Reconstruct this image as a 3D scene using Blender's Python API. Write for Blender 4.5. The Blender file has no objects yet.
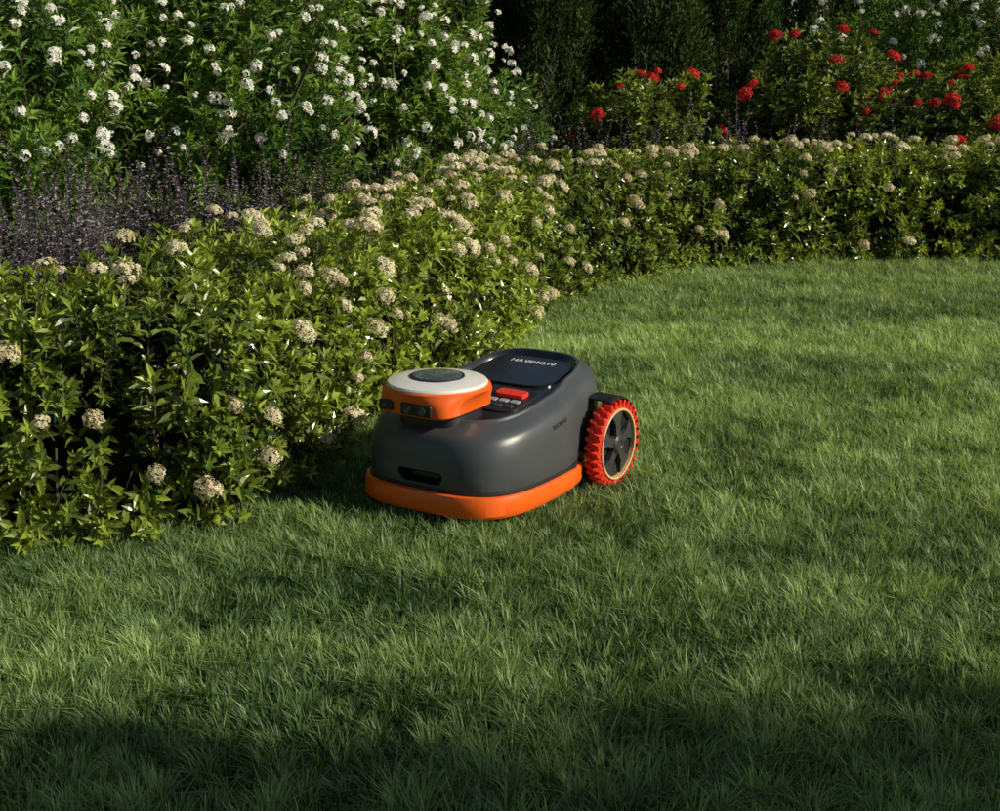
import bpy, bmesh, math, random
import numpy as np
from mathutils import Vector, Matrix, Euler, noise
random.seed(7); rng=np.random.default_rng(7)
S=bpy.context.scene
S.view_settings.view_transform='Standard'
try: S.view_settings.look='None'
except: pass
S.view_settings.exposure=0
SC=S.collection
R=random.random
def U(a,b): return a+(b-a)*random.random()

# ---------------- light ----------------
SUNH=Vector((.95,-.31,0)).normalized(); EL=math.radians(29)
SUND=Vector((SUNH.x*math.cos(EL),SUNH.y*math.cos(EL),math.sin(EL)))
w=bpy.data.worlds.new("World"); S.world=w; w.use_nodes=True
nt=w.node_tree; nt.nodes.clear()
sky=nt.nodes.new('ShaderNodeTexSky'); sky.sky_type='NISHITA'; sky.sun_disc=False
sky.sun_elevation=EL; sky.sun_rotation=math.atan2(SUND.x,SUND.y)
bg=nt.nodes.new('ShaderNodeBackground'); bg.inputs[1].default_value=.062
ow=nt.nodes.new('ShaderNodeOutputWorld')
nt.links.new(sky.outputs[0],bg.inputs[0]); nt.links.new(bg.outputs[0],ow.inputs[0])
sl=bpy.data.lights.new("sun",'SUN'); sl.energy=5; sl.angle=math.radians(.55); sl.color=(1,.92,.74)
so=bpy.data.objects.new("sun",sl); SC.objects.link(so); so.rotation_euler=SUND.to_track_quat('Z','Y').to_euler(); so.location=(8,-3,6)

cam=bpy.data.cameras.new("camera"); cam.lens=50; cam.sensor_width=36; cam.clip_end=600; cam.clip_start=.05
co=bpy.data.objects.new("camera",cam); SC.objects.link(co); S.camera=co
co.location=(0,0,.95); co.rotation_euler=(math.radians(90-14.7),0,0)

# ---------------- materials ----------------
def newmat(name):
    m=bpy.data.materials.new(name); m.use_nodes=True; m.node_tree.nodes.clear(); return m,m.node_tree
def simple(name,col,rough=.5,metal=0,spec=.5,coat=0,bump=0,bscale=400):
    m,t=newmat(name); p=t.nodes.new('ShaderNodeBsdfPrincipled'); o=t.nodes.new('ShaderNodeOutputMaterial')
    tc=t.nodes.new('ShaderNodeTexCoord'); n=t.nodes.new('ShaderNodeTexNoise'); n.inputs['Scale'].default_value=14; n.inputs['Detail'].default_value=6
    t.links.new(tc.outputs['Object'],n.inputs['Vector'])
    mx=t.nodes.new('ShaderNodeMix'); mx.data_type='RGBA'
    mx.inputs[6].default_value=(*[c*.86 for c in col],1); mx.inputs[7].default_value=(*[min(1,c*1.1) for c in col],1)
    t.links.new(n.outputs[0],mx.inputs[0]); t.links.new(mx.outputs[2],p.inputs['Base Color'])
    mr=t.nodes.new('ShaderNodeMapRange'); mr.inputs[3].default_value=max(.02,rough-.07); mr.inputs[4].default_value=min(1,rough+.1)
    t.links.new(n.outputs[0],mr.inputs[0]); t.links.new(mr.outputs[0],p.inputs['Roughness'])
    p.inputs['Metallic'].default_value=metal; p.inputs['Specular IOR Level'].default_value=spec; p.inputs['Coat Weight'].default_value=coat
    if bump:
        n2=t.nodes.new('ShaderNodeTexNoise'); n2.inputs['Scale'].default_value=bscale; t.links.new(tc.outputs['Object'],n2.inputs['Vector'])
        b=t.nodes.new('ShaderNodeBump'); b.inputs['Strength'].default_value=bump; b.inputs['Distance'].default_value=.001
        t.links.new(n2.outputs[0],b.inputs['Height']); t.links.new(b.outputs[0],p.inputs['Normal'])
    t.links.new(p.outputs[0],o.inputs[0]); return m
def leafmat(name,dark,light,rough=.4,trans=.3,spec=.5,rand=.5,glossy=True,tmul=1.5):
    """colour ramps from dark to light by per-leaf 'tone' + per-sprig 'rnd'"""
    m,t=newmat(name); L=t.links; o=t.nodes.new('ShaderNodeOutputMaterial')
    at=t.nodes.new('ShaderNodeAttribute'); at.attribute_name='tone'
    if rand:
        oi=t.nodes.new('ShaderNodeAttribute'); oi.attribute_name='rnd'
        a=t.nodes.new('ShaderNodeMath'); a.operation='MULTIPLY_ADD'; L.new(oi.outputs['Fac'],a.inputs[0]); a.inputs[1].default_value=rand; L.new(at.outputs['Fac'],a.inputs[2]); a.use_clamp=True; fac=a.outputs[0]
    else: fac=at.outputs['Fac']
    mx=t.nodes.new('ShaderNodeMix'); mx.data_type='RGBA'; L.new(fac,mx.inputs[0])
    mx.inputs[6].default_value=(*dark,1); mx.inputs[7].default_value=(*light,1)
    if glossy:
        p=t.nodes.new('ShaderNodeBsdfPrincipled'); L.new(mx.outputs[2],p.inputs['Base Color']); p.inputs['Roughness'].default_value=rough; p.inputs['Specular IOR Level'].default_value=spec
    else:
        p=t.nodes.new('ShaderNodeBsdfDiffuse'); L.new(mx.outputs[2],p.inputs[0])
    tr=t.nodes.new('ShaderNodeBsdfTranslucent')
    m2=t.nodes.new('ShaderNodeMix'); m2.data_type='RGBA'; L.new(fac,m2.inputs[0])
    q=lambda c:(min(1,c[0]*tmul*1.15),min(1,c[1]*tmul),c[2]*tmul*.6,1)
    m2.inputs[6].default_value=q(dark); m2.inputs[7].default_value=q(light); L.new(m2.outputs[2],tr.inputs[0])
    ms=t.nodes.new('ShaderNodeMixShader'); ms.inputs[0].default_value=trans
    L.new(p.outputs[0],ms.inputs[1]); L.new(tr.outputs[0],ms.inputs[2]); L.new(ms.outputs[0],o.inputs[0]); return m

M_grass=leafmat("grass",(.030,.085,.022),(.40,.55,.20),rough=.46,spec=.4,trans=.35,rand=0)
M_hleaf=leafmat("hedge_leaf",(.014,.042,.008),(.36,.46,.06),rough=.28,spec=.65,trans=.26,rand=.55)
M_wleaf=leafmat("shrub_leaf",(.03,.10,.016),(.28,.44,.08),rough=.38,trans=.35,rand=.55)
M_rleaf=leafmat("ixora_leaf",(.018,.055,.010),(.28,.36,.055),rough=.35,trans=.25,rand=.5)
M_dleaf=leafmat("cypress_leaf",(.010,.026,.010),(.07,.12,.035),trans=.15,glossy=False)
M_pleaf=leafmat("salvia_leaf",(.018,.022,.014),(.42,.35,.43),trans=.2,rand=.2,glossy=False)
M_tleaf=leafmat("tree_leaf",(.02,.05,.012),(.09,.15,.03),trans=.3,glossy=False)
M_cream=leafmat("cream_petal",(.44,.37,.2),(.92,.86,.64),trans=.2,rand=.4,glossy=False,tmul=1)
M_white=leafmat("white_petal",(.66,.7,.64),(.92,.92,.9),trans=.3,glossy=False,tmul=1)
M_red=leafmat("red_petal",(.34,.014,.02),(.72,.06,.055),trans=.2,glossy=False,tmul=1)
M_stem=simple("green_brown_stem",(.08,.075,.035),.7)
M_bark=simple("bark",(.11,.085,.06),.85,bump=1,bscale=60)
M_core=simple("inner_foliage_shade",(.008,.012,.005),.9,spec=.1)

# ---------------- mesh helpers ----------------
class MB:
    def __init__(s): s.v=[];s.f=[];s.t=[];s.m=[]
    def add(s,vs,fs,tone=0.,mi=0):
        o=len(s.v); s.v+= [tuple(v) for v in vs]; s.f+=[tuple(i+o for i in f) for f in fs]; s.t+=[tone]*len(vs); s.m+=[mi]*len(fs)
    def leaf(s,base,d,up,L,W,curl=.25,fold=.25,tone=0.,mi=0,lite=False):
        d=d.normalized(); side=d.cross(up)
        if side.length<1e-4: side=Vector((1,0,0))
        side.normalize(); n=side.cross(d).normalized()
        def P(t,x,z): return base+d*(L*t)+side*x+n*(z-curl*L*t*t)
        if lite:
            s.add([P(0,0,0),P(.5,-W*.5,fold*W),P(1,0,0),P(.5,W*.5,fold*W)],[(0,2,1),(0,3,2)],tone,mi); return
        vs=[P(0,0,0),P(.33,0,0),P(.68,0,0),P(1,0,0),P(.3,-W*.5,fold*W),P(.66,-W*.42,fold*W),P(.3,W*.5,fold*W),P(.66,W*.42,fold*W)]
        s.add(vs,[(0,1,4),(4,1,2,5),(5,2,3),(0,6,1),(6,7,2,1),(7,3,2)],tone,mi)
    def tube(s,pts,rad,sides=5,tone=0.,mi=0):
        pts=[Vector(p) for p in pts]; vs=[];fs=[]
        for i,p in enumerate(pts):
            a=(pts[min(i+1,len(pts)-1)]-pts[max(i-1,0)]).normalized()
            x=a.cross(Vector((.13,.97,.2))).normalized(); y=a.cross(x)
            for k in range(sides):
                an=2*math.pi*k/sides; vs.append(p+(x*math.cos(an)+y*math.sin(an))*rad[i])
        for i in range(len(pts)-1):
            for k in range(sides):
                k2=(k+1)%sides; fs.append((i*sides+k,i*sides+k2,(i+1)*sides+k2,(i+1)*sides+k))
        s.add(vs,fs,tone,mi)
    def obj(s,name,mats,link=SC,smooth=False,parent=None):
        me=bpy.data.meshes.new(name); me.from_pydata(s.v,[],s.f)
        for m in mats: me.materials.append(m)
        me.polygons.foreach_set('material_index',s.m)
        a=me.attributes.new('tone','FLOAT','POINT'); a.data.foreach_set('value',s.t)
        if smooth: me.polygons.foreach_set('use_smooth',[True]*len(s.f))
        me.update(); ob=bpy.data.objects.new(name,me); link.objects.link(ob)
        if parent: ob.parent=parent
        return ob
def coll(name): return bpy.data.collections.new(name)
NG={}
def group(c):
    if c.name in NG: return NG[c.name]
    g=bpy.data.node_groups.new("scatter_"+c.name,'GeometryNodeTree')
    g.interface.new_socket("Geometry",in_out='INPUT',socket_type='NodeSocketGeometry')
    g.interface.new_socket("Geometry",in_out='OUTPUT',socket_type='NodeSocketGeometry')
    N=g.nodes; L=g.links; gi=N.new('NodeGroupInput'); go=N.new('NodeGroupOutput')
    ci=N.new('GeometryNodeCollectionInfo'); ci.inputs['Collection'].default_value=c
    ci.inputs['Separate Children'].default_value=True; ci.inputs['Reset Children'].default_value=True
    ip=N.new('GeometryNodeInstanceOnPoints'); ip.inputs['Pick Instance'].default_value=True
    def at(n,t):
        a=N.new('GeometryNodeInputNamedAttribute'); a.data_type=t; a.inputs['Name'].default_value=n
        return [o for o in a.outputs if o.enabled and o.name=='Attribute'][0]
    e=N.new('FunctionNodeEulerToRotation'); rz=N.new('GeometryNodeRealizeInstances')
    L.new(at('rot','FLOAT_VECTOR'),e.inputs[0]); L.new(e.outputs[0],ip.inputs['Rotation'])
    L.new(at('scl','FLOAT'),ip.inputs['Scale']); L.new(at('idx','INT'),ip.inputs['Instance Index'])
    L.new(ci.outputs[0],ip.inputs['Instance']); L.new(gi.outputs[0],ip.inputs['Points']); L.new(ip.outputs[0],rz.inputs[0]); L.new(rz.outputs[0],go.inputs[0])
    NG[c.name]=g; return g
def scatter(name,items,c,parent=None):
    n=len(items); me=bpy.data.meshes.new(name); me.from_pydata([tuple(i[0]) for i in items],[],[])
    rot=np.zeros((n,3),np.float32); rn=[]
    for k,(p,d,sp,s) in enumerate(items):
        q=d.to_track_quat('Z','Y')@Euler((0,0,sp)).to_quaternion(); rot[k]=q.to_euler()[:]
        rn.append(min(1,max(0,R()*.75+.12+.9*noise.noise(p*1.7))))
    a=me.attributes.new('rot','FLOAT_VECTOR','POINT'); a.data.foreach_set('vector',rot.ravel())
    a=me.attributes.new('scl','FLOAT','POINT'); a.data.foreach_set('value',[float(i[3]) for i in items])
    a=me.attributes.new('rnd','FLOAT','POINT'); a.data.foreach_set('value',rn)
    nc=len(c.objects); a=me.attributes.new('idx','INT','POINT'); a.data.foreach_set('value',[random.randrange(nc) for _ in items])
    ob=bpy.data.objects.new(name,me); SC.objects.link(ob)
    md=ob.modifiers.new("scatter",'NODES'); md.node_group=group(c)
    if parent: ob.parent=parent
    return ob

# ---------------- templates ----------------
Z=Vector((0,0,1))
def sprig(name,mat,c,n=14,L=.036,W=.014,stem=.07,spread=(.5,1.35),tip=7,k=4,curl=.25,lite=False):
    for q in range(k):
        b=MB(); b.tube([(0,0,-stem*1.2),(0,0,-stem*.4),(0,0,.0)],[.0016,.0013,.0008],3,.2,1)
        for i in range(n):
            if i<tip: z=U(-.003,.006); sp=U(spread[0],spread[1]*.85)*(0.5+.5*i/tip); l=L*U(.6,.95)
            else: z=-stem*(i-tip+1)/(n-tip+1); sp=U(.8,spread[1]); l=L*U(.85,1.2)
            a=i*2.4+U(-.3,.3); d=Vector((math.cos(a)*math.sin(sp),math.sin(a)*math.sin(sp),math.cos(sp)))
            b.leaf(Vector((0,0,z)),d,Z,l,W*l/L*U(.85,1.15),curl*U(.3,1.6),U(.15,.4),(.42 if i<tip*.6 else -.04)+U(-.05,.3),0,lite)
        b.obj(name,[mat,M_stem],c)
C_h=coll("hedge_sprigs"); sprig("hedge_sprig",M_hleaf,C_h,k=6,n=13,tip=7,L=.036,W=.0125)
C_r=coll("ixora_sprigs"); sprig("ixora_sprig",M_rleaf,C_r,L=.055,W=.022,stem=.1,lite=True)
C_w=coll("white_shrub_sprigs"); sprig("shrub_sprig",M_wleaf,C_w,n=20,L=.048,W=.013,stem=.17,tip=5,spread=(.3,1.1),k=5,lite=True)
C_t=coll("tree_sprigs"); sprig("tree_sprig",M_tleaf,C_t,n=26,L=.11,W=.05,stem=.35,tip=8,lite=True)
C_d=coll("cypress_sprays")
for q in range(4):
    b=MB(); b.tube([(0,0,-.1),(0,0,.14)],[.003,.0015],3,0,1)
    for i in range(64):
        z=U(-.1,.16); sp=U(.3,1.2); a=U(0,6.28); rr=.05*R(); d=Vector((math.cos(a)*math.sin(sp),math.sin(a)*math.sin(sp),math.cos(sp)))
        b.leaf(Vector((rr*math.cos(a),rr*math.sin(a),z)),d,Z,U(.022,.05),.013,-.1,.2,U(0,.7),0,True)
    b.obj("cypress_spray",[M_dleaf,M_stem],C_d)
C_p=coll("salvia_spikes")
for q in range(5):
    b=MB(); H=U(.16,.26); b.tube([(0,0,-.25),(0,0,H)],[.002,.001],3,0,0)
    for i in range(54):
        z=-.25+(H+.25)*(i/54); a=U(0,6.28)
        if z<0.02: sp=U(.8,1.4); l=U(.03,.055); W=.017; tn=U(0,.12)
        else: sp=U(.7,1.5); l=U(.012,.022)*(1.1-.5*z/H); W=.010; tn=U(.05,1.)**1.5
        b.leaf(Vector((0,0,z)),Vector((math.cos(a)*math.sin(sp),math.sin(a)*math.sin(sp),math.cos(sp))),Z,l,W,.2,.2,tn,0,True)
    b.obj("salvia_spike",[M_pleaf],C_p)
def umbel(name,mat,c,rad,n,fl,k=3,dome=.6,petals=4,ang=1.75):
    for q in range(k):
        b=MB(); b.tube([(0,0,-.06),(0,0,0)],[.0016,.0012],4,.2,1)
        for i in range(n):
            sp=math.acos(1-(i+.5)/n*(1-math.cos(ang))); a=i*2.39996+U(-.3,.3); rr=rad*U(.72,1.14)
            d=Vector((math.cos(a)*math.sin(sp),math.sin(a)*math.sin(sp),math.cos(sp)*dome)); p=d*rr+Vector((0,0,rad*.15))
            if i%3==0: b.tube([(0,0,-.004),tuple(p)],[.0007,.0005],3,.2,1)
            nn=(d+Vector((U(-.4,.4),U(-.4,.4),U(-.2,.4)))).normalized(); x=nn.orthogonal().normalized(); y=nn.cross(x); o=U(0,1.5); tn=U(0,.8)
            for j in range(petals):
                an=o+j*2*math.pi/petals; dd=x*math.cos(an)+y*math.sin(an); s2=nn.cross(dd); f=fl*U(.8,1.15)
                b.add([p,p+dd*f*.55+s2*f*.33+nn*f*.15,p+dd*f+nn*f*.1*U(-1,1),p+dd*f*.55-s2*f*.33+nn*f*.15],[(0,1,2,3)],tn)
        b.obj(name,[mat,M_stem],c)
C_fc=coll("cream_flowerheads"); umbel("cream_flowerhead",M_cream,C_fc,.023,70,.0058,5,.7)
C_fw=coll("white_blossoms"); umbel("white_blossom",M_white,C_fw,.021,6,.015,6,.8,5,1.3)
C_fr=coll("red_flowerheads"); umbel("red_flowerhead",M_red,C_fr,.038,60,.012,3,.75)

# ---------------- ground ----------------
def groundmat():
    m,t=newmat("soil_and_thatch"); L=t.links; p=t.nodes.new('ShaderNodeBsdfPrincipled'); o=t.nodes.new('ShaderNodeOutputMaterial'); tc=t.nodes.new('ShaderNodeTexCoord')
    n=t.nodes.new('ShaderNodeTexNoise'); n.inputs['Scale'].default_value=40; n.inputs['Detail'].default_value=8; L.new(tc.outputs['Object'],n.inputs['Vector'])
    r=t.nodes.new('ShaderNodeValToRGB'); r.color_ramp.elements[0].color=(.012,.022,.007,1); r.color_ramp.elements[1].color=(.05,.075,.025,1); r.color_ramp.elements[0].position=.3; r.color_ramp.elements[1].position=.7
    L.new(n.outputs[0],r.inputs[0]); L.new(r.outputs[0],p.inputs['Base Color']); p.inputs['Roughness'].default_value=.95
    b=t.nodes.new('ShaderNodeBump'); b.inputs['Distance'].default_value=.02; L.new(n.outputs[0],b.inputs['Height']); L.new(b.outputs[0],p.inputs['Normal']); L.new(p.outputs[0],o.inputs[0]); return m
b=MB(); b.add([(-200,-200,0),(200,-200,0),(200,200,0),(-200,200,0)],[(0,1,2,3)]); b.obj("ground",[groundmat()])

# ---------------- hedge curve ----------------
CP=[(-4.2,2.55),(-3.2,2.50),(-2.2,2.46),(-1.5,2.45),(-.945,2.48),(-.70,2.52),(-.52,2.65),(-.42,2.9),(-.25,3.47),(0,4.165),(.138,4.70),(.303,5.187),(.567,5.567),(.938,5.873),(1.532,6.035),(2.19,6.04),(3.0,5.95),(4.5,5.7),(6,5.3)]
P=[Vector((a,b_,0)) for a,b_ in CP]; cur=[]
for i in range(1,len(P)-2):
    for j in range(40):
        t=j/40; a,b_,c,d=P[i-1],P[i],P[i+1],P[i+2]
        cur.append(.5*((2*b_)+(c-a)*t+(2*a-5*b_+4*c-d)*t*t+(-a+3*b_-3*c+d)*t**3))
sl_=[0]
for i in range(1,len(cur)): sl_.append(sl_[-1]+(cur[i]-cur[i-1]).length)
SA=np.array(sl_); CX=np.array([p.x for p in cur]); CY=np.array([p.y for p in cur]); TOT=SA[-1]
def F(s): return Vector((np.interp(s,SA,CX),np.interp(s,SA,CY),0))
def FN(s):
    t=(F(min(s+.12,TOT))-F(max(s-.12,0))).normalized(); return t,Vector((t.y,-t.x,0))
HW,HH=.56,.475
def cross(u):
    rc=.055; segs=[HH-rc,rc*1.57,HW-2*rc,rc*1.57,HH-rc]; T=sum(segs); x=u*T
    if x<segs[0]: return 0,x,(-1,0)
    x-=segs[0]
    if x<segs[1]: a=x/rc; return rc-rc*math.cos(a),HH-rc+rc*math.sin(a),(-math.cos(a),math.sin(a))
    x-=segs[1]
    if x<segs[2]: return rc+x,HH,(0,1)
    x-=segs[2]
    if x<segs[3]: a=x/rc; return HW-rc+rc*math.sin(a),HH-rc+rc*math.cos(a),(math.sin(a),math.cos(a))
    x-=segs[3]; return HW,HH-rc-x,(1,0)
def hpoint(s,u,off=0):
    f=F(s); t,n=FN(s); d,z,nn=cross(u)
    N=n*(-nn[0])+Z*nn[1]
    p=f-n*d+Z*z
    lump=noise.noise(Vector((p.x*3.2,p.y*3.2,z*4)))*.036+noise.noise(Vector((p.x*9,p.y*9,z*9)))*.030
    return p+N*(off+lump),N
b=MB(); ns,nu=200,22; vs=[];fs=[]
for i in range(ns):
    for j in range(nu):
        s=TOT*i/(ns-1); p,N=hpoint(s,j/(nu-1),-.15); p.z=max(p.z,0); vs.append(p)
for i in range(ns-1):
    for j in range(nu-1): fs.append((i*nu+j,(i+1)*nu+j,(i+1)*nu+j+1,i*nu+j+1))
b.add(vs,fs)
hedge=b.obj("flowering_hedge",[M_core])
it=[]
nn_=int(TOT*1400)
for i in range(nn_):
    s=U(0,TOT); u=R()*.86
    if u>.72 and R()<.4: continue
    p,N=hpoint(s,u,U(-.12,.014))
    if p.z<.03 and R()<.3: continue
    gp=noise.noise(p*9+Vector((3,1,9)))
    if gp<-.08 and p.z>.10:
        if R()<.45: continue
        p=p-N*.075
    d=(N*.8+Z*.55+Vector((U(-.6,.6),U(-.6,.6),U(-.4,.5)))).normalized()
    if p.z<.12: d=(N*.9+Z*U(-.1,.4)+Vector((U(-.5,.5),U(-.5,.5),0))).normalized(); p.z=max(p.z,.02)
    it.append((p,d,U(0,6.28),U(.7,1.3)))
scatter("hedge_leaves",it,C_h,hedge)
it=[]
for i in range(int(TOT*66)):
    s=U(0,TOT); u=U(.06,.34) if R()<.32 else U(.29,.70)
    p,N=hpoint(s,u,U(.008,.04))
    if noise.noise(p*2.2)<-.05 and R()<.65: continue
    d=(N*.6+Z*.7+Vector((U(-.4,.4),U(-.4,.4),0))).normalized(); it.append((p,d,U(0,6.28),U(.55,1.25)))
scatter("hedge_flowers",it,C_fc,hedge)
b=MB()
for i in range(int(TOT*25)):
    s=U(0,TOT); f=F(s); t,n=FN(s); p0=f-n*U(.08,.18)+t*U(-.05,.05); p1=p0+Vector((U(-.05,.05),U(-.05,.05),U(.12,.22)))+n*U(-.03,.03)
    b.tube([p0,(p0+p1)/2+Vector((U(-.015,.015),U(-.015,.015),0)),p1],[.003,.0025,.002],5)
b.obj("twigs",[M_bark],parent=hedge)

# ---------------- lawn (one mesh of blades) ----------------
def inside_mask(x,y):
    c=cur[::6]+[cur[-1]]; PX=[p.x for p in c]+[c[-1].x,c[0].x]; PY=[p.y for p in c]+[-2,-2]
    m=np.zeros(len(x),bool); n=len(PX)
    for i in range(n):
        x1,y1,x2,y2=PX[i],PY[i],PX[(i+1)%n],PY[(i+1)%n]
        if y1==y2: continue
        m^=((y1>y)!=(y2>y))&(x<(x2-x1)*(y-y1)/(y2-y1)+x1)
    return m
def vn(x,y,fr,seed):
    g=np.random.default_rng(seed).random((256,256)); X=x*fr+77.3; Y=y*fr+51.7
    xi=np.floor(X).astype(int); yi=np.floor(Y).astype(int); fx=X-xi; fy=Y-yi; fx=fx*fx*(3-2*fx); fy=fy*fy*(3-2*fy)
    q=lambda a,b: g[a%256,b%256]
    return (q(xi,yi)*(1-fx)+q(xi+1,yi)*fx)*(1-fy)+(q(xi,yi+1)*(1-fx)+q(xi+1,yi+1)*fx)*fy
def fbm(x,y,fr,seed): return vn(x,y,fr,seed)*.6+vn(x,y,fr*2.1,seed+1)*.4
XS=[];YS=[];WS=[]
def region(x0,x1,y0,y1,dens,ws):
    n=int((x1-x0)*(y1-y0)*dens); XS.append(rng.uniform(x0,x1,n)); YS.append(rng.uniform(y0,y1,n)); WS.append(np.full(n,ws))
region(-1.05,1.3,1.35,2.65,60000,1.0)
region(-1.6,-1.05,1.2,2.65,38000,1.15); region(1.3,1.9,1.2,2.65,38000,1.15)
region(-.8,1.9,2.65,4.2,40000,1.15)
region(-.3,2.6,4.2,6.2,28000,1.35)
region(-1.6,1.9,.0,1.2,14000,1.7); region(-1.05,1.3,1.2,1.35,40000,1.0)
region(-4,-1.6,0,2.65,10000,1.9); region(1.9,5,0,4.2,9000,1.9); region(2.6,5,4.2,6.2,9000,1.9)
x=np.concatenate(XS); y=np.concatenate(YS); ws=np.concatenate(WS)
gx=np.floor(x/.038); gy=np.floor(y/.038); hs=lambda a,b,k:(np.sin(a*127.1+b*311.7+k*74.7)*43758.5453)%1
tx=(gx+.1+.8*hs(gx,gy,1))*.038; ty=(gy+.1+.8*hs(gx,gy,2))*.038; th=hs(gx,gy,3)
ox,oy=x-tx,y-ty; x=tx+ox*.68; y=ty+oy*.68
m=inside_mask(x+.07,y-.09); x,y,ws,ox,oy,th=[q[m] for q in (x,y,ws,ox,oy,th)]; n=len(x)
clump=fbm(x,y,11,1); big=fbm(x,y,2.6,5); thin=fbm(x,y,5,40); streak=fbm(x*.45+y*.15,y*1.5,1.9,90); mid=fbm(x*.6,y*1.3,5.5,70)
h=rng.uniform(.015,.034,n)*(.40+.65*clump+.3*big+.35*mid+.5*th)*np.where(rng.random(n)<.05,1.35,1); h*=np.where(thin<.3,.8,1)
bend=rng.uniform(.1,1.0,n); ang=rng.uniform(0,2*np.pi,n)
lx=np.cos(ang)+ox*75+(fbm(x,y,7,11)-.5)*2.2; ly=np.sin(ang)+oy*75+(fbm(x,y,7,17)-.5)*2.2
ll=np.hypot(lx,ly)+1e-6; bend*=np.clip(ll,.5,1.4); lx/=ll; ly/=ll
W=rng.uniform(.0014,.0027,n)*ws; wa=np.arctan2(ly,lx)+1.57+rng.uniform(-.8,.8,n); sx,sy=np.cos(wa)*W/2,np.sin(wa)*W/2
def pt(t): 
    k=bend*h*t*t; return x+lx*k, y+ly*k, h*t*(1-.33*np.minimum(bend,1.4)*t)-.003*(1-t)
V=np.zeros((n,5,3),np.float32)
for j,(t,wf,sg) in enumerate([(0,.8,-1),(0,.8,1),(.5,1,-1),(.5,1,1),(1,0,1)]):
    a,b_,c=pt(t); V[:,j,0]=a+sg*sx*wf; V[:,j,1]=b_+sg*sy*wf; V[:,j,2]=c
me=bpy.data.meshes.new("lawn_grass"); me.vertices.add(n*5); me.vertices.foreach_set('co',V.ravel())
idx=(np.arange(n)*5)[:,None]+np.array([0,1,3,2,2,3,4])[None,:]
me.loops.add(n*7); me.loops.foreach_set('vertex_index',idx.ravel().astype(np.int32))
ls=np.stack([np.arange(n)*7,np.arange(n)*7+4],1).ravel().astype(np.int32)
me.polygons.add(n*2); me.polygons.foreach_set('loop_start',ls)
try: me.polygons.foreach_set('loop_total',np.tile([4,3],n).astype(np.int32))
except Exception as e: print(e)
me.update(calc_edges=True)
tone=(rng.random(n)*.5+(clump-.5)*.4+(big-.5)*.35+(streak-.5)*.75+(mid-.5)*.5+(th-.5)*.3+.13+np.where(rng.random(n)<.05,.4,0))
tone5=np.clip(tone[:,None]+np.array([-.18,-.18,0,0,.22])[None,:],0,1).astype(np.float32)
a=me.attributes.new('tone','FLOAT','POINT'); a.data.foreach_set('value',tone5.ravel())
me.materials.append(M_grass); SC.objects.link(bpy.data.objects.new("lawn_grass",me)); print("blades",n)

# ---------------- shrubs ----------------
def shrub(name,cx,cy,rx,ry,h,n,c,fc=None,nf=0,fs=1,ls=1,z0=.0,up=.6,seedz=0,rad0=.012):
    b=MB(); H=h/2
    def surf(rho,th,ph):
        d=Vector((math.cos(th)*math.cos(ph),math.sin(th)*math.cos(ph),math.sin(ph)))
        k=1+.28*noise.noise(d*2.1+Vector((cx*3,cy*3,seedz)))+.14*noise.noise(d*5+Vector((cx,cy,4)))
        return Vector((cx+d.x*rx*k*rho,cy+d.y*ry*k*rho,z0+H+d.z*H*k*rho)),d
    for i in range(16):
        p,d=surf(U(.75,.95),U(0,6.28),U(-.1,1.3)); p0=Vector((cx+U(-.12,.12),cy+U(-.12,.12),0))
        mid=p0.lerp(p,.5)+Vector((0,0,h*.12))+Vector((U(-.05,.05),U(-.05,.05),0))
        b.tube([p0,p0.lerp(mid,.5)+Z*.04,mid,p],[rad0,rad0*.8,rad0*.6,rad0*.25],6)
    ob=b.obj(name,[M_bark],smooth=True)
    it=[]
    while len(it)<n:
        ph=math.asin(U(-.75,1)); rho=1-.55*R()**1.6; p,d=surf(rho,U(0,6.28),ph)
        if p.z<.05: continue
        if noise.noise(p*4.2+Vector((0,0,7)))<-.1: 
            if R()<.85: continue
        dd=(d*.8+Z*up+Vector((U(-.5,.5),U(-.5,.5),U(-.2,.3)))).normalized(); it.append((p,dd,U(0,6.28),ls*U(.7,1.25)))
    scatter("leaves",it,c,ob)
    if fc:
        it=[]
        while len(it)<nf:
            th=U(0,6.28)
            if R()<.65: th=U(-2.9,-.25)
            p,d=surf(U(.97,1.1),th,math.asin(U(-.3,1)))
            if p.z<.2: continue
            it.append((p,(d*.7+Z*.6+Vector((U(-.3,.3),U(-.3,.3),0))).normalized(),U(0,6.28),fs*U(.55,1.15)))
        scatter("flowers",it,fc,ob)
    return ob
for (x,y,r,h,n,nf) in [(-2.55,4.35,.55,1.75,900,240),(-1.75,4.75,.55,1.7,1000,310),(-1.05,5.35,.55,1.6,950,290),(-.46,5.95,.46,1.45,850,210),(-2.1,5.7,.7,2.0,700,200),(-1.2,6.6,.7,2.0,600,180),(-.15,6.9,.38,.95,450,70),(-3.5,4.3,.6,1.8,500,120)]:
    shrub("white_flowering_shrub",x,y,r,r*.85,h,n,C_w,C_fw,nf,fs=.95)
for (x,y,r,h,n,nf) in [(2.35,9.0,.55,1.35,450,50),(3.2,8.7,.6,1.6,550,110)]:
    shrub("white_flowering_shrub",x,y,r,r*.8,h,n,C_w,C_fw,nf,fs=1.3)
for (x,y,r,h,n,nf) in [(.78,7.55,.42,.80,700,15),(1.75,7.7,.5,.98,900,20),(2.45,7.3,.62,.84,1100,42),(3.5,7.2,.6,.85,900,30)]:
    shrub("red_flowering_shrub",x,y,r,r*.8,h,n,C_r,C_fr,nf,fs=.95)
it=[]
b=MB()
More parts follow.
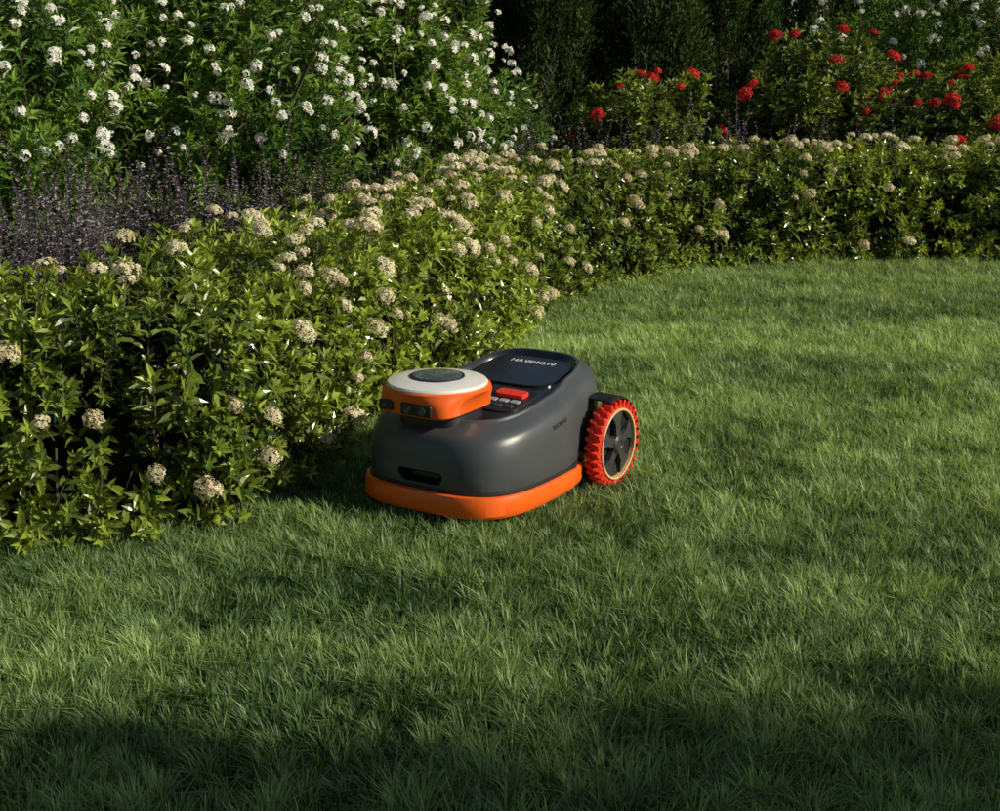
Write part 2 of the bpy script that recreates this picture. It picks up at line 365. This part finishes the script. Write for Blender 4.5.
for i in range(1500):
    s=U(.3,TOT); f=F(s); t,n=FN(s); p=f-n*U(HW+.10,HW+.75)+Z*U(.26,.42)
    if noise.noise(p*4)<-.15: continue
    it.append((p,(Z+Vector((U(-.3,.3),U(-.3,.3),0))).normalized(),U(0,6.28),U(.7,1.3)))
for i in range(300):
    s=U(.3,TOT); f=F(s); t,n=FN(s); p=f-n*U(HW+.12,HW+.75)
    b.tube([p,p+Z*.2+n*U(-.03,.03),p+Z*.35],[.004,.003,.002],4)
sv=b.obj("purple_salvia",[M_stem]); scatter("salvia_flower_spikes",it,C_p,sv)

def cypress(x,y,r,h,n):
    b=MB(); b.tube([(x,y,0),(x,y,h*.5),(x,y,h*.95)],[.07,.045,.01],8)
    ob=b.obj("cypress_tree",[M_bark],smooth=True); it=[]
    for i in range(n):
        z=U(.03,1)**.9*h; k=z/h; a=U(0,6.28); rr=r*min(1,(1-k)**.6*1.25)*(1+.3*noise.noise(Vector((x*5+math.cos(a),z*2.5,y+math.sin(a)))))*(1-.35*R()**2)
        it.append((Vector((x+rr*math.cos(a),y+rr*math.sin(a),z)),Vector((math.cos(a)*.4,math.sin(a)*.4,1)).normalized(),U(0,6.28),U(.8,1.4)))
    scatter("foliage",it,C_d,ob)
for (x,y,r,h) in [(.22,8.8,.30,3.2),(.86,9.0,.33,3.6),(1.45,9.4,.36,3.4),(-.5,9.4,.5,3.5),(2.1,9.9,.42,3.8),(2.75,10.0,.42,3.6),(3.5,10.2,.5,3.4),(-1.6,9.2,.5,3.4),(-2.7,8.2,.55,3.3),(-3.6,7.0,.5,3.2),(4.5,9.8,.55,3.5)]:
    cypress(x,y,r,h,950)
b=MB(); it=[]
for i in range(26):
    x=-9+i*.8; y=12+U(-.5,.5)-max(0,-x-3)*.6; b.tube([(x,y,0),(x+U(-.1,.1),y,1.5),(x+U(-.4,.4),y,3.6)],[.09,.07,.02],7)
    for j in range(150):
        z=U(.1,4.2); p=Vector((x+U(-.7,.7),y+U(-.5,.5),z)); it.append((p,Vector((U(-1,1),U(-1.2,.4),U(0,1))).normalized(),U(0,6.28),U(.8,1.5)))
tl=b.obj("background_trees",[M_bark]); scatter("foliage",it,C_t,tl)

def shade_tree(x,y,zc,r,n,holes):
    b=MB(); b.tube([(x,y,0),(x+.05,y,zc*.4),(x-.03,y+.04,zc*.7),(x,y,zc)],[.16,.12,.09,.05],10)
    for i in range(14):
        a=U(0,6.28); e=U(.1,1); q=Vector((x+math.cos(a)*r*.8*math.cos(e),y+math.sin(a)*r*.8*math.cos(e),zc+math.sin(e)*r*.6)); p0=Vector((x,y,zc*U(.55,.9)))
        b.tube([p0,p0.lerp(q,.5)+Z*.1,q],[.05,.03,.01],6)
    ob=b.obj("shade_tree",[M_bark],smooth=True); it=[]
    while len(it)<n:
        d=Vector((U(-1,1),U(-1,1),U(-1,1)))
        if d.length>1: continue
        p=Vector((x+d.x*r,y+d.y*r,zc+d.z*r*.75))
        if noise.noise(p*1.5+Vector((9,2,1)))<holes: continue
        it.append((p,(d+Z*.3+Vector((U(-.5,.5),U(-.5,.5),0))).normalized(),U(0,6.28),U(.8,1.3)))
    scatter("crown",it,C_t,ob)
def along(gx,gy,h): 
    k=h/math.tan(EL); return gx+SUNH.x*k,gy+SUNH.y*k
x,y=along(-.6,.54,4.0); shade_tree(x,y,4.0,1.25,1300,-.22)
x,y=along(.9,.55,6.0); shade_tree(x,y,6.0,1.25,1500,-.3)
x,y=along(2.3,.30,4.3); shade_tree(x,y,4.3,1.35,1500,-.25)
x,y=along(3.0,3.9,4.8); shade_tree(x,y,4.8,.75,320,-.05)

# ---------------- robotic mower ----------------
G_body=simple("body_grey",(.062,.068,.076),.33,spec=.5,bump=.15,bscale=900)
G_dark=simple("trim_black",(.012,.012,.013),.45)
G_gloss=simple("gloss_black_panel",(.014,.015,.018),.14,coat=.5)
G_or=simple("orange_plastic",(.85,.125,.010),.35,coat=.2)
G_sil=simple("silver_disc",(.85,.84,.78),.25,metal=.15)
G_red=simple("red_rubber",(.78,.04,.018),.5)
G_tan=simple("tan_rim",(.62,.42,.2),.5)
G_hub=simple("hub_grey",(.05,.05,.05),.4,metal=.3)
G_lens=simple("lens_glass",(.03,.04,.05),.05,coat=1)
G_cap=simple("blue_grey_cap",(.06,.08,.12),.15,coat=.8)
G_key=simple("key_grey",(.3,.33,.37),.4)
G_white=simple("label_white",(.7,.7,.7),.5)
MO=bpy.data.objects.new("robotic_lawn_mower",None); SC.objects.link(MO)
MO.location=(-.160,2.675,.0); MO.rotation_euler=(0,0,math.radians(-32.5)); MO.empty_display_size=.1
BL=.53
def sm(a,b_,x): 
    t=min(1,max(0,(x-a)/(b_-a))); return t*t*(3-2*t)
def outline(w,rf,rr,n,N=112,taper=True,n2=None):
    pts=[]
    for i in range(N):
        th=2*math.pi*i/N; c,s=math.cos(th),math.sin(th); e=2/n
        l=w*math.copysign(abs(c)**e,c); r=(rf+rr)/2+(rr-rf)/2*math.copysign(abs(s)**e,s)
        if taper: l*=1-.11*sm(.28,.37,r)
        pts.append((l,r))
    return pts
def loft(name,rings,mats,cap0=True,cap1=True,taper=True,filt=None,matf=None,zp=1.5,split=35,N=112):
    b=MB(); vs=[];fs=[];ms=[]
    for (w,rf,rr,n,zf,zr) in rings:
        for l,r in outline(w,rf,rr,n,N,taper): 
            k=min(1,max(0,r/BL)); vs.append((l,r,zf+(zr-zf)*k**zp))
    for i in range(len(rings)-1):
        for k in range(N):
            k2=(k+1)%N; f=(i*N+k,i*N+k2,(i+1)*N+k2,(i+1)*N+k)
            if filt and not filt(sum(vs[q][1] for q in f)/4): continue
            fs.append(f); ms.append(matf(i) if matf else 0)
    def cap(o,inv,mi):
        idx=list(range(o,o+N)); q=N//4
        a=[idx[(q-j)%N] for j in range(0,N//2+1)]; c=[idx[(q+j)%N] for j in range(0,N//2+1)]
        for j in range(N//2):
            f=[a[j],a[j+1],c[j+1],c[j]]; f=list(dict.fromkeys(f))
            if len(f)>2: fs.append(tuple(f[::-1] if inv else f)); ms.append(mi)
    if cap0: cap(0,True,0)
    if cap1: cap((len(rings)-1)*N,False,matf(len(rings)-1) if matf else 0)
    b.v=vs;b.f=fs;b.m=ms;b.t=[0]*len(vs)
    ob=b.obj(name,mats,smooth=True,parent=MO)
    bm=bmesh.new(); bm.from_mesh(ob.data); bmesh.ops.recalc_face_normals(bm,faces=bm.faces); bm.to_mesh(ob.data); bm.free()
    if split: e=ob.modifiers.new("e",'EDGE_SPLIT'); e.split_angle=math.radians(split)
    return ob
def rbox(name,cx,cy,cz,sx,sy,sz,mat,bev=.003,rot=(0,0,0),seg=3):
    b=MB(); X,Y,Q=sx/2,sy/2,sz/2
    b.add([(-X,-Y,-Q),(X,-Y,-Q),(X,Y,-Q),(-X,Y,-Q),(-X,-Y,Q),(X,-Y,Q),(X,Y,Q),(-X,Y,Q)],[(3,2,1,0),(4,5,6,7),(0,1,5,4),(1,2,6,5),(2,3,7,6),(3,0,4,7)])
    ob=b.obj(name,[mat],parent=MO); ob.location=(cx,cy,cz); ob.rotation_euler=rot
    m=ob.modifiers.new("b",'BEVEL'); m.width=bev; m.segments=seg; m.limit_method='NONE'
    for p in ob.data.polygons: p.use_smooth=True
    e=ob.modifiers.new("e",'EDGE_SPLIT'); e.split_angle=math.radians(40)
    return ob
body=loft("body_shell",[
 (.165,.03,.50,3.5,.045,.06),(.182,.008,.52,3.6,.065,.07),(.190,.0,.53,3.7,.080,.085),(.1915,-.002,.532,3.7,.11,.12),
 (.190,.0,.531,3.7,.143,.172),(.187,.004,.529,3.6,.170,.210),(.1835,.009,.526,3.5,.182,.233),(.178,.015,.522,3.5,.189,.247),(.171,.024,.516,3.4,.1935,.255),(.158,.042,.505,3.4,.200,.264),(.149,.055,.498,3.4,.2035,.271),
 (.146,.060,.495,3.5,.2075,.2755),(.140,.068,.49,3.6,.2075,.2755),(.137,.074,.486,3.6,.204,.2725),(.132,.080,.48,3.7,.196,.262)],[G_body,G_gloss],zp=1.45,matf=lambda i:1 if i>=12 else 0,split=50)
b=MB(); prof=[(-.055,.115),(.05,.115),(.056,.106),(.046,.087),(-.048,.087),(-.06,.106)]
vs=[(x,-.03,z) for x,z in prof]+[(x*.9,.035,(z-.1)*.9+.1) for x,z in prof]
b.add(vs,[tuple(range(6)),tuple(range(11,5,-1))]+[(i,i+6,(i+1)%6+6,(i+1)%6) for i in range(6)])
cutm=b.obj("tmp",[G_dark]); cutm.parent=MO
bm=bmesh.new(); bm.from_mesh(cutm.data); bmesh.ops.recalc_face_normals(bm,faces=bm.faces); bm.to_mesh(cutm.data); bm.free()
body.modifiers.clear()
bo=body.modifiers.new("bool",'BOOLEAN'); bo.object=cutm; bo.operation='DIFFERENCE'; bo.solver='EXACT'
try: bo.material_mode='TRANSFER'
except: pass
e=body.modifiers.new("e",'EDGE_SPLIT'); e.split_angle=math.radians(30)
bpy.context.view_layer.update()
dg=bpy.context.evaluated_depsgraph_get(); newme=bpy.data.meshes.new_from_object(body.evaluated_get(dg)); body.modifiers.clear(); body.data=newme
bpy.data.objects.remove(cutm)
rbox("recess_grille",0,.022,.1,.07,.01,.012,G_dark,.002)
loft("front_bumper",[(.184,.004,.52,3.7,.028,.036),(.1965,-.010,.53,3.8,.030,.038),(.2,-.0135,.53,3.8,.036,.042),(.2,-.0135,.53,3.8,.064,.060),(.1975,-.011,.53,3.8,.073,.068),(.1915,-.004,.528,3.7,.075,.070)],[G_or],cap0=False,cap1=False,filt=lambda r:r<.345)
loft("bumper_gap",[(.188,.001,.5,3.7,.05,.05),(.1935,-.0035,.5,3.7,.0785,.0745),(.188,.001,.5,3.7,.0835,.0795)],[G_dark],cap0=False,cap1=False,filt=lambda r:r<.35)
loft("underbody",[(.15,.05,.47,3.5,.03,.03),(.175,.02,.5,3.5,.05,.05),(.16,.03,.49,3.5,.062,.062)],[G_dark])
def topz(r): return .196+(.262-.196)*(r/BL)**1.45
def slope(r): return math.atan((.262-.196)*1.45*(r/BL)**.45/BL)
def panel(name,l0,l1,r0,r1,mat,th,n=6,lift=.0):
    b=MB(); N=48; vs=[];fs=[]
    for lv,(ins,hz) in enumerate([(0,-.002),(0,th-.0012),(.0012,th)]):
        for i in range(N):
            a=2*math.pi*i/N; c,s=math.cos(a),math.sin(a); e=2/n
            l=(l0+l1)/2+((l1-l0)/2-ins)*math.copysign(abs(c)**e,c); r=(r0+r1)/2+((r1-r0)/2-ins)*math.copysign(abs(s)**e,s)
            vs.append((l,r,topz(r)+hz+lift))
    for lv in range(2):
        for i in range(N): fs.append((lv*N+i,lv*N+(i+1)%N,(lv+1)*N+(i+1)%N,(lv+1)*N+i))
    fs.append(tuple(range(2*N,3*N))); b.v=vs;b.f=fs;b.m=[0]*len(fs);b.t=[0]*len(vs)
    ob=b.obj(name,[mat],smooth=True,parent=MO); e=ob.modifiers.new("e",'EDGE_SPLIT'); e.split_angle=math.radians(35); return ob
panel("console_lid",-.104,.104,.31,.468,G_gloss,.006,4)
panel("console_plate",-.06,.112,.165,.30,G_dark,.004,5)
panel("stop_button",.022,.094,.238,.270,G_red,.012,5)
for k in range(3):
    panel("key",.020+.028*k,.042+.028*k,.212,.228,G_key,.0065,5)
    panel("key",.020+.028*k,.042+.028*k,.186,.200,G_hub,.0065,5)
panel("display",-.045,.008,.19,.28,G_gloss,.007,5)
HC=.085
def circ(w,n,z,c=HC,f=1): return (w,c-w*f,c+w*f,n,z,z)
sens=[]
sens.append(loft("sensor_neck",[(.075,.03,.17,4,.19,.19),(.07,.03,.165,4,.225,.225)],[G_dark],taper=False))
sens.append(loft("sensor_housing",[(.070,.008,.15,5,.215,.215),(.082,-.008,.165,6,.219,.219),(.088,-.012,.172,6,.2235,.2235),(.092,-.016,.178,4.6,.245,.245),(.102,-.019,.189,2.8,.2575,.2575),(.106,-.021,.191,2.3,.262,.262),(.1065,-.0215,.1915,2.2,.2675,.2675),(.1045,-.0195,.1895,2.1,.2705,.2705)],[G_or],taper=False,split=30))
sens.append(loft("sensor_disc",[circ(.1035,2,.2695),circ(.1035,2,.273),circ(.101,2,.2765),circ(.085,2,.2805),circ(.062,2,.2830),circ(.056,2,.2835)],[G_sil],taper=False,split=30))
sens.append(loft("disc_inner_ring",[circ(.0565,2,.283),circ(.056,2,.2857),circ(.053,2,.2865),circ(.052,2,.2847)],[G_dark],taper=False))
sens.append(loft("disc_cap",[circ(.0518,2,.2847),circ(.050,2,.287),circ(.03,2,.2883),circ(.01,2,.2887)],[G_cap],taper=False))
sens.append(rbox("camera_window",.020,-.0165,.237,.074,.010,.024,G_dark,.003))
sens.append(rbox("camera_window",-.055,-.0155,.2385,.034,.010,.021,G_dark,.003))
def lens(l,r,z,rad):
    b=MB(); N=28; vs=[];fs=[]
    for k,(rr,d) in enumerate([(rad,.003),(rad,-.002),(rad*.8,-.003),(rad*.75,-.0015),(rad*.3,-.0008)]):
        for i in range(N): a=2*math.pi*i/N; vs.append((l+rr*math.cos(a),r+d,z+rr*math.sin(a)))
    for k in range(4):
        for i in range(N): fs.append((k*N+i,k*N+(i+1)%N,(k+1)*N+(i+1)%N,(k+1)*N+i))
    fs.append(tuple(range(4*N,5*N))); b.add(vs,fs); sens.append(b.obj("camera_lens",[G_lens],smooth=True,parent=MO))
for l,rad in ((.002,.0085),(.037,.0085)): lens(l,-.022,.237,rad)
lens(-.055,-.021,.2385,.005)
for o in sens: o.location=o.location+Vector((-.016,.0,.006))
def wheel(name,side,r,z,rad,width,lout):
    hub=bpy.data.objects.new(name,None); SC.objects.link(hub); hub.parent=MO; hub.location=(side*lout,r,z); hub.rotation_euler=(0,0,0 if side>0 else math.pi)
    def rev(nm,prof,mat,N=64,split=35):
        b=MB(); vs=[];fs=[]
        for x,rr in prof:
            for i in range(N): a=2*math.pi*i/N; vs.append((x,rr*math.cos(a),rr*math.sin(a)))
        for k in range(len(prof)-1):
            for i in range(N): fs.append((k*N+i,k*N+(i+1)%N,(k+1)*N+(i+1)%N,(k+1)*N+i))
        b.add(vs,fs); o=b.obj(nm,[mat],smooth=True,parent=hub); e=o.modifiers.new("e",'EDGE_SPLIT'); e.split_angle=math.radians(split); return o
    rev("tyre",[(-width,.001),(-width,rad*.88),(-width*.9,rad*.92),(-.004,rad*.92),(0,rad*.9),(0,rad*.80),(-.004,rad*.79)],G_red)
    b=MB(); n=30
    for i in range(n):
        a0=2*math.pi*i/n
        for (x0,x1,off) in ((-width*.48,.003,0),(-width,-width*.52,.5)):
            a=a0+off*2*math.pi/n; hw=.0055; sk=.05; vs=[]
            for x,sh in ((x0,0),(x1,sk)):
                for rr,h2 in ((rad*.88,hw*1.2),(rad*1.01,hw*.5)):
                    for sg in (-1,1):
                        aa=a+sh; vs.append((x,rr*math.cos(aa)-sg*h2*math.sin(aa),rr*math.sin(aa)+sg*h2*math.cos(aa)))
            b.add(vs,[(0,1,3,2),(4,6,7,5),(0,2,6,4),(1,5,7,3),(2,3,7,6)])
    b.obj("tread_lugs",[G_red],parent=hub)
    b=MB()
    for i in range(n):
        a=2*math.pi*(i+.2)/n; vs=[]
        for x in (-.002,.003):
            for rr,h2 in ((rad*.84,.002),(rad*.97,.004)):
                for sg in (-1,1): vs.append((x,rr*math.cos(a)-sg*h2*math.sin(a),rr*math.sin(a)+sg*h2*math.cos(a)))
        b.add(vs,[(4,6,7,5),(0,2,6,4),(1,5,7,3),(2,3,7,6),(0,4,5,1)])
    b.obj("sidewall_teeth",[G_red],parent=hub)
    rev("rim_ring",[(-.004,rad*.82),(.004,rad*.815),(.005,rad*.80),(.004,rad*.765),(-.006,rad*.755)],G_tan)
    rev("hub_plate",[(-.008,rad*.765),(-.012,rad*.5),(-.013,.001)],G_dark)
    b=MB()
    for i in range(5):
        a=2*math.pi*i/5+.3; ca,sa=math.cos(a),math.sin(a)
        def Q(rr,t,x): return (x,rr*ca-t*sa,rr*sa+t*ca)
        top=[Q(.014,-.010,.002),Q(rad*.46,-.010,.0),Q(rad*.755,-.028,-.003),Q(rad*.755,.028,-.003),Q(rad*.46,.010,.0),Q(.014,.010,.002)]
        bot=[(x-.010,y,zz) for x,y,zz in top]; b.add(top+bot,[tuple(range(6))]+[(j,j+6,(j+1)%6+6,(j+1)%6) for j in range(6)])
    b.obj("spokes",[G_hub],parent=hub)
    rev("hub_cap",[(-.012,.024),(.003,.022),(.007,.018),(.008,.010),(.006,.008),(.006,.0005)],G_hub)
wheel("rear_wheel",1,.432,.097,.097,.030,.220); wheel("rear_wheel",-1,.432,.097,.097,.030,.220)
for sd in (1,-1):
    b=MB(); vs=[];fs=[]; n=26
    for i in range(n):
        a=math.radians(-22+i*(128)/(n-1))
        for (x,rr) in ((.160,.108),(.212,.106),(.218,.1035),(.218,.101),(.212,.102),(.160,.104)):
            vs.append((sd*x,.432+rr*math.cos(a),.096+rr*math.sin(a)))
    for i in range(n-1):
        for k in range(6): fs.append((i*6+k,i*6+(k+1)%6,(i+1)*6+(k+1)%6,(i+1)*6+k))
    fs+= [tuple(range(6)),tuple(range((n-1)*6,n*6))]
    b.add(vs,fs); b.obj("wheel_arch",[G_dark],parent=MO)
    b=MB(); vs=[(sd*x,.432+rr*math.cos(2*math.pi*i/24),.096+rr*math.sin(2*math.pi*i/24)) for x,rr in ((.12,.035),(.20,.035)) for i in range(24)]
    b.add(vs,[(i,(i+1)%24,24+(i+1)%24,24+i) for i in range(24)]); b.obj("axle_housing",[G_dark],parent=MO)
    b=MB(); vs=[]
    for x in (.11,.135):
        for i in range(24): a=2*math.pi*i/24; vs.append((sd*x,.1+.033*math.cos(a),.033+.033*math.sin(a)))
    b.add(vs,[(i,(i+1)%24,24+(i+1)%24,24+i) for i in range(24)]+[tuple(range(24)),tuple(range(24,48))]); b.obj("caster_wheel",[G_dark],parent=MO)
def text(s,size,loc,rot,mat,name):
    cu=bpy.data.curves.new(name,'FONT'); cu.body=s; cu.size=size; cu.extrude=.0003; cu.align_x='CENTER'; cu.align_y='CENTER'; cu.space_character=1.15
    o=bpy.data.objects.new(name,cu); SC.objects.link(o); o.parent=MO; o.location=loc; o.rotation_euler=rot; cu.materials.append(mat); return o
text("NAVIMOW",.021,(0,.435,topz(.435)+.0072),(slope(.435),0,0),G_white,"lettering")
ok,lo,no,_=body.closest_point_on_mesh(Vector((.25,.235,.19)))
if ok:
    xax=Vector((0,1,.12)); no=no.normalized(); xax=(xax-no*xax.dot(no)).normalized(); yax=no.cross(xax)
    Mx=Matrix((xax,yax,no)).transposed().to_euler()
    text("SEGWAY",.013,lo+no*.0008,Mx,G_dark,"side_lettering")
